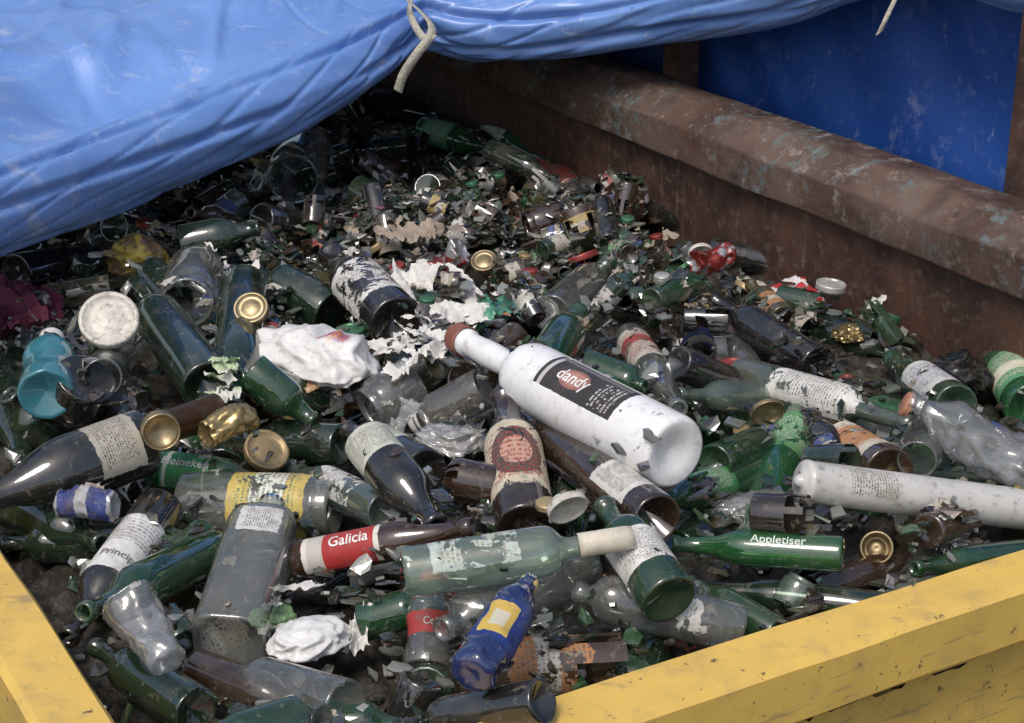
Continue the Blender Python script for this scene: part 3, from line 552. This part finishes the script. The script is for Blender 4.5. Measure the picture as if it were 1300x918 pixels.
def scrap(a,b,sz,on=.12,amp=.35,n=5):
    x,y,_=W(a,b,0)
    if HM[cell(x,y)] and random.random()>on: return
    r=random.random(); col=random.choice([(.30,.05,.05),(.06,.1,.25),(.35,.27,.05),(.08,.22,.1)]) if r<.03 else random.choice(PC)
    V=[];Fs=[];sd=random.random()*50
    for i in range(n+1):
        for j in range(n+1):
            xx=(i/n-.5)*2*sz;yy=(j/n-.5)*2*sz*.7; e=1+.7*noise.noise(Vector((i*.9+sd,j*.9,0)))
            V.append((xx*e,yy*e,amp*sz*2*noise.noise(Vector((i*.55+sd,j*.55,4)))))
    for i in range(n):
        for j in range(n): Fs.append((i*(n+1)+j,(i+1)*(n+1)+j,(i+1)*(n+1)+j+1,i*(n+1)+j+1))
    R_=Matrix.Rotation(random.uniform(0,6.283),4,'Z')@Matrix.Rotation(random.gauss(0,.35),4,'X')@Matrix.Rotation(random.gauss(0,.35),4,'Y')
    paper.add(V,Fs,None,Matrix.Translation((x,y,min(Hs(x,y),Hav(x,y,3)+.015)+sz*.2))@R_,(*col,1))
for _ in range(380): scrap(random.uniform(.5,2.0),random.uniform(1.45,3.1),random.uniform(.003,.015))
for _ in range(800): scrap(random.uniform(.5,2.0),random.uniform(2.6,4.6),random.uniform(.004,.018))
heap.make("bottle_heap",[glass_mat("heap_glass",None,attr=True,dirt=.32)])
shard.make("broken_glass",[glass_mat("shard_glass",None,attr=True,dirt=.34,rough=.05,see=False,spec=.11)],False)
paper.make("paper_scraps",[solid("scrap_paper",None,.7,attr=True,dirt=.6,sc=40)],False)
# cullet bed
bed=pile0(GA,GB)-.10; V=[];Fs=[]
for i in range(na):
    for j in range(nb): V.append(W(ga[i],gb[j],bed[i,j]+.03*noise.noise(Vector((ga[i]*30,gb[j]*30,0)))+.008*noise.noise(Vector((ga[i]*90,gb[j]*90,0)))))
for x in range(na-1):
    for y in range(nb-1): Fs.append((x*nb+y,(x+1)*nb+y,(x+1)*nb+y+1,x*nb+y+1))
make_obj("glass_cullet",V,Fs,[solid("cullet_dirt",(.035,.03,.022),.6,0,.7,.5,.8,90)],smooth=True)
# ------------------------------------------------------------ skip
skip=bpy.data.objects.new("waste_skip",None); S.collection.objects.link(skip)
g=NT("yellow_paint"); co=g.coord(False); c=g.mix(g.ramp(g.noise(co,6,4),.35,.7),(.76,.50,.11),(.64,.42,.10)); sc=g.noise(co,55,6,.75); c=g.mix(g.ramp(sc,.62,.65),c,(.10,.07,.05)); c=g.mix(g.ma('MULTIPLY',g.ramp(g.noise(co,18,5,.7),.46,.72),.45),c,(.35,.25,.13))
mp=g.n("Mapping",None,i0=co); mp.inputs['Scale'].default_value=(5,9,70); c=g.mix(g.ma('MULTIPLY',g.ramp(g.noise(mp.outputs[0],1,4,.7),.60,.66),.6),c,(.28,.2,.12))
YEL=g.fin(g.bsdf(c,.42,normal=g.bump(sc,.15,.003)))
def rust(name,paint):
    g=NT(name); co=g.coord(False); n1=g.noise(co,7,5,.7); n2=g.noise(co,40,5,.75); n3=g.noise(co,3.5,4,.7,.6)
    c=g.mix(g.ramp(n1,.35,.65),(.040,.022,.016),(.10,.050,.032)); c=g.mix(g.ramp(n2,.5,.75),c,(.17,.11,.08))
    if paint: 
        c=g.mix(g.ma('MULTIPLY',g.ramp(n3,.35,.7),.7),c,(.18,.135,.105)); c=g.mix(g.ma('MULTIPLY',g.ramp(g.noise(co,5,5,.8),.52,.62),g.ma('MULTIPLY',g.ramp(n2,.46,.58),.8)),c,(.12,.165,.17)); c=g.mix(g.ma('MULTIPLY',g.ramp(g.noise(co,22,5,.8),.55,.70),.6),c,(.40,.34,.29))
    mp=g.n("Mapping",None,i0=co); mp.inputs['Scale'].default_value=(40,40,1.5)
    c=g.mix(g.ma('MULTIPLY',g.ramp(g.noise(mp.outputs[0],1,4,.7),.6,.75),.4),c,(.25,.21,.17))
    return g.fin(g.bsdf(c,.6,.1,g.bump(n2,.5,.004)))
RUST=rust("rusted_steel",False); RUSTP=rust("rusted_painted_steel",True)
def extrude(name,sec,axis,t0,t1,mat,n=60,wob=.0012):
    V=[];Fs=[];m=len(sec)
    for k in range(n+1):
        t=t0+(t1-t0)*k/n
        for q,(s,z) in enumerate(sec):
            wv=wob*noise.noise(Vector((t*6,q*.3,0)))*2
            V.append(W(s+wv,t,z+wv) if axis=='b' else W(t,s+wv,z+wv))
    for k in range(n):
        for q in range(m): Fs.append((k*m+q,k*m+(q+1)%m,(k+1)*m+(q+1)%m,(k+1)*m+q))
    Fs.append(tuple(range(m))); Fs.append(tuple(n*m+q for q in range(m))[::-1])
    o=make_obj(name,V,Fs,[mat],smooth=True); mod=o.modifiers.new("e",'EDGE_SPLIT'); mod.split_angle=math.radians(35); o.parent=skip; return o
def rrect(x0,x1,z0,z1,r,n=5):
    out=[]
    for cx,cz,a0 in ((x1-r,z1-r,0),(x0+r,z1-r,90),(x0+r,z0+r,180),(x1-r,z0+r,270)):
        for i in range(n+1): a=math.radians(a0+90*i/n); out.append((cx+r*math.cos(a),cz+r*math.sin(a)))
    return out
extrude("right_wall",[(2.045,-.9),(2.045,.09),(2.07,.09),(2.07,-.9)],'b',1.42,4.98,RUST)
def roundpoly(pts,r,n=4):
    out=[];m=len(pts)
    for i in range(m):
        a,b,c=[Vector((*pts[(i+k)%m],0)) for k in (-1,0,1)]; u=(a-b).normalized()*r; v=(c-b).normalized()*r
        for k in range(n+1): t=k/n; q=(b+u)*(1-t)**2+b*2*t*(1-t)+(b+v)*t*t; out.append((q.x,q.y))
    return out
extrude("right_rail",roundpoly([(2.02,.084),(2.15,.084),(2.15,.196),(2.075,.199),(2.02,.155)],.007),'b',1.33,5.0,RUSTP,120,.0012)
def flange(i,s):
    return [(i,-.9),(i,-.008),(i+s*.006,0),(i+s*.072,0),(i+s*.08,-.008),(i+s*.08,-.075),(i+s*.074,-.082),(i+s*.03,-.086),(i+s*.03,-.9)]
extrude("front_panel",flange(1.41,-1),'a',.448,2.018,YEL); extrude("left_panel",flange(.446,-1),'b',1.332,5.0,YEL)
extrude("back_panel",[(4.95,-.9),(4.95,.08),(4.98,.08),(4.98,-.9)],'a',.45,2.04,RUST,10)
extrude("floor",[(.37,-.93),(.37,-.902),(2.07,-.902),(2.07,-.93)],'b',1.34,4.99,RUST,4)
for k,(b,wd) in enumerate(((2.06,.06),(3.06,.06),(4.2,.06))):
    extrude("post_%d"%(k+1),[(2.153,-.3),(2.153,.85),(2.2,.85),(2.2,-.3)],'b',b-wd/2,b+wd/2,RUST,4)
extrude("front_rib",rrect(1.27,1.378,-.62,-.54,.01,2),'a',.45,2.0,YEL,8)
# ------------------------------------------------------------ tarpaulins
def tarp_mat(name,c1,c2,rough,scuff):
    g=NT(name); co=g.coord(False); n1=g.noise(co,2.5,4,.6,.5); n2=g.noise(co,25,5,.75,.8); n3=g.noise(co,160,2)
    c=g.mix(g.ramp(n1,.3,.7),c1,c2); c=g.mix(g.ma('MULTIPLY',g.ramp(n2,.54,.72),scuff*.6),c,(.5,.56,.66)); c=g.mix(g.ma('MULTIPLY',g.ramp(g.noise(co,6,6,.8),.56,.72),scuff),c,(.55,.56,.58))
    mp=g.n("Mapping",None,i0=co); mp.inputs['Scale'].default_value=(6,55,20); mp.inputs['Rotation'].default_value=(0,0,.5)
    c=g.mix(g.ma('MULTIPLY',g.ramp(g.noise(mp.outputs[0],1,4,.7),.62,.72),scuff),c,(.5,.55,.65))
    c=g.mix(g.ma('MULTIPLY',g.ramp(g.noise(co,90,3,.6),.66,.70),scuff),c,(.12,.12,.14))
    h=g.ma('ADD',n2,g.ma('MULTIPLY',n3,.15))
    return g.fin(g.bsdf(c,rough,normal=g.bump(h,.08,.004)))
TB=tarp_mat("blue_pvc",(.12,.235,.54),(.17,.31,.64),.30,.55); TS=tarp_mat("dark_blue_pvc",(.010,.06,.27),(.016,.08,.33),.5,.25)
cps=[(-260,340,2.45,.075),(-130,305,2.6,.075),(0,262,2.85,.075),(150,207,3.15,.078),(300,148,3.4,.08),(400,100,3.55,.076),(470,58,3.66,.07),(530,24,3.72,.058),(600,34,3.72,.074),(700,30,3.7,.074),(850,8,3.6,.074),(1000,-15,3.33,.07),(1080,-40,3.2,.066),(1180,-62,3.05,.062),(1300,-36,2.92,.062),(1420,-20,2.8,.062)]
P=np.array([[*at(u,v,s),r] for u,v,s,r in cps])
def cr(P,t):
    n=len(P)-1; i=min(int(t),n-1); f=t-i; p0,p1,p2,p3=P[max(i-1,0)],P[i],P[i+1],P[min(i+2,n)]
    return .5*((2*p1)+(-p0+p2)*f+(2*p0-5*p1+4*p2-p3)*f*f+(-p0+3*p1-3*p2+p3)*f**3)
NI,NR,NS=460,80,120; V=[];D=np.array([*W(0,1,0)])
def rdg(x): return 1-abs(x)*2
for i in range(NI+1):
    t=i/NI*(len(P)-1); q=cr(P,t); q2=cr(P,min(t+.02,len(P)-1)); q1=cr(P,max(t-.02,0)); T=(q2-q1)[:3]; T/=np.linalg.norm(T)
    up=np.array([0,0,1.]); out=np.cross(T,up); out/=np.linalg.norm(out)
    if out[1]>0: out=-out
    r=q[3]; s=i/NI*4.2; pin=math.exp(-((t-7)/.55)**2)
    for j in range(NR+1):
        a=math.radians(-175+265*j/NR); dg_=math.degrees(a)
        m1=.6+.8*noise.noise(Vector((s*1.5,0,40))); m2=.6+.8*noise.noise(Vector((s*1.9,0,50)))
        cre=-.34*m1*math.exp(-((dg_-42-24*math.sin(s*1.7))/6)**2)-.26*m2*math.exp(-((dg_+8-28*math.sin(s*1.3+1))/6)**2)-.16*math.exp(-((dg_+50-20*math.sin(s*2.3+2))/6)**2)
        wr=.12*noise.noise(Vector((s*2.4+a*.8,a*1.0,0)))+.05*noise.noise(Vector((s*6+a*2.0,a*1.2,5)))-.16*max(0,rdg(noise.noise(Vector((s*3.6-a*1.3,a*.8,9))))-.80)*2.2
        wr+=pin*.14*math.sin(a*9+s*3)
        R=r*(1+cre+wr); h=.10*noise.noise(Vector((s*1.4,0,3)))
        V.append(q[:3]+out*R*math.cos(a)+up*R*(math.sin(a)+h*.3))
    top=V[-1].copy()
    for j in range(1,NS+1):
        d=(j/NS)**1.2*2.3; e=min(1,d/.25); p_=top+D*d; X,Y=ab(p_[0],p_[1])
        r1=max(0,rdg(noise.noise(Vector((X*2.2+Y*1.1,Y*.6,6))))-.7)/.3; r2=max(0,rdg(noise.noise(Vector((X*4-Y*1.2,Y*1.2+3,2))))-.78)/.22
        fo=.06*noise.noise(Vector((X*2.0+Y*.8,Y*1.0,1)))+.034*r1+.012*r2+.005*noise.noise(Vector((X*12+Y*9,Y*4,8)))
        V.append(p_+up*(e*fo*1.3 -.05*math.sin(min(d/.35,1)*math.pi)*.8+ .03*d))
m=NR+NS+1; Fs=[(i*m+j,(i+1)*m+j,(i+1)*m+j+1,i*m+j+1) for i in range(NI) for j in range(m-1)]
make_obj("blue_tarpaulin",V,Fs,[TB])
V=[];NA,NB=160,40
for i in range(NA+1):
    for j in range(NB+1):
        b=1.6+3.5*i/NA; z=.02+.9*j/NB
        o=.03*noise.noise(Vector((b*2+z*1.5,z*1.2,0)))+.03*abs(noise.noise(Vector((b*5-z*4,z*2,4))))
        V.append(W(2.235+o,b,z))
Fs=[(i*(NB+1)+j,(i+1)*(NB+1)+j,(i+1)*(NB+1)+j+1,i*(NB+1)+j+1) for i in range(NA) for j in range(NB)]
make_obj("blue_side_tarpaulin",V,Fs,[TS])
def ribbon(name,pts,wd,mat,wdir):
    P_=np.array(pts); n=60; V=[];wdir=np.array(wdir)
    for i in range(n+1):
        q=cr(P_,i/n*(len(P_)-1)); V+=[q-wdir*wd/2,q+wdir*wd/2]
    Fs=[(2*i,2*i+1,2*i+3,2*i+2) for i in range(n)]; o=make_obj(name,V,Fs,[mat]); md=o.modifiers.new("s",'SOLIDIFY'); md.thickness=.002; return o
ST=solid("cream_webbing",(.5,.47,.38),.85,0,.3,.4,.6,150)
ribbon("webbing_strap",[at(478,-30,3.58),at(510,-5,3.57),at(540,22,3.56),at(548,42,3.56),at(528,70,3.56),at(512,95,3.58),at(505,116,3.6)],.02,ST,(.8,.1,-.5))
ribbon("webbing_strap",[at(535,-20,3.63),at(520,10,3.6),at(535,45,3.57),at(552,48,3.56)],.016,ST,(.6,.1,.7))
ribbon("webbing_strap",[at(1145,-20,2.95),at(1135,2,2.95),at(1124,25,2.95),at(1116,42,2.96)],.014,ST,(.8,.1,.5))
make_obj("asphalt_ground",[(-150,-150,-1.15),(150,-150,-1.15),(150,150,-1.15),(-150,150,-1.15)],[(0,1,2,3)],[solid("asphalt",(.055,.053,.05),.85,0,.4,.1,.5,20)],smooth=False)
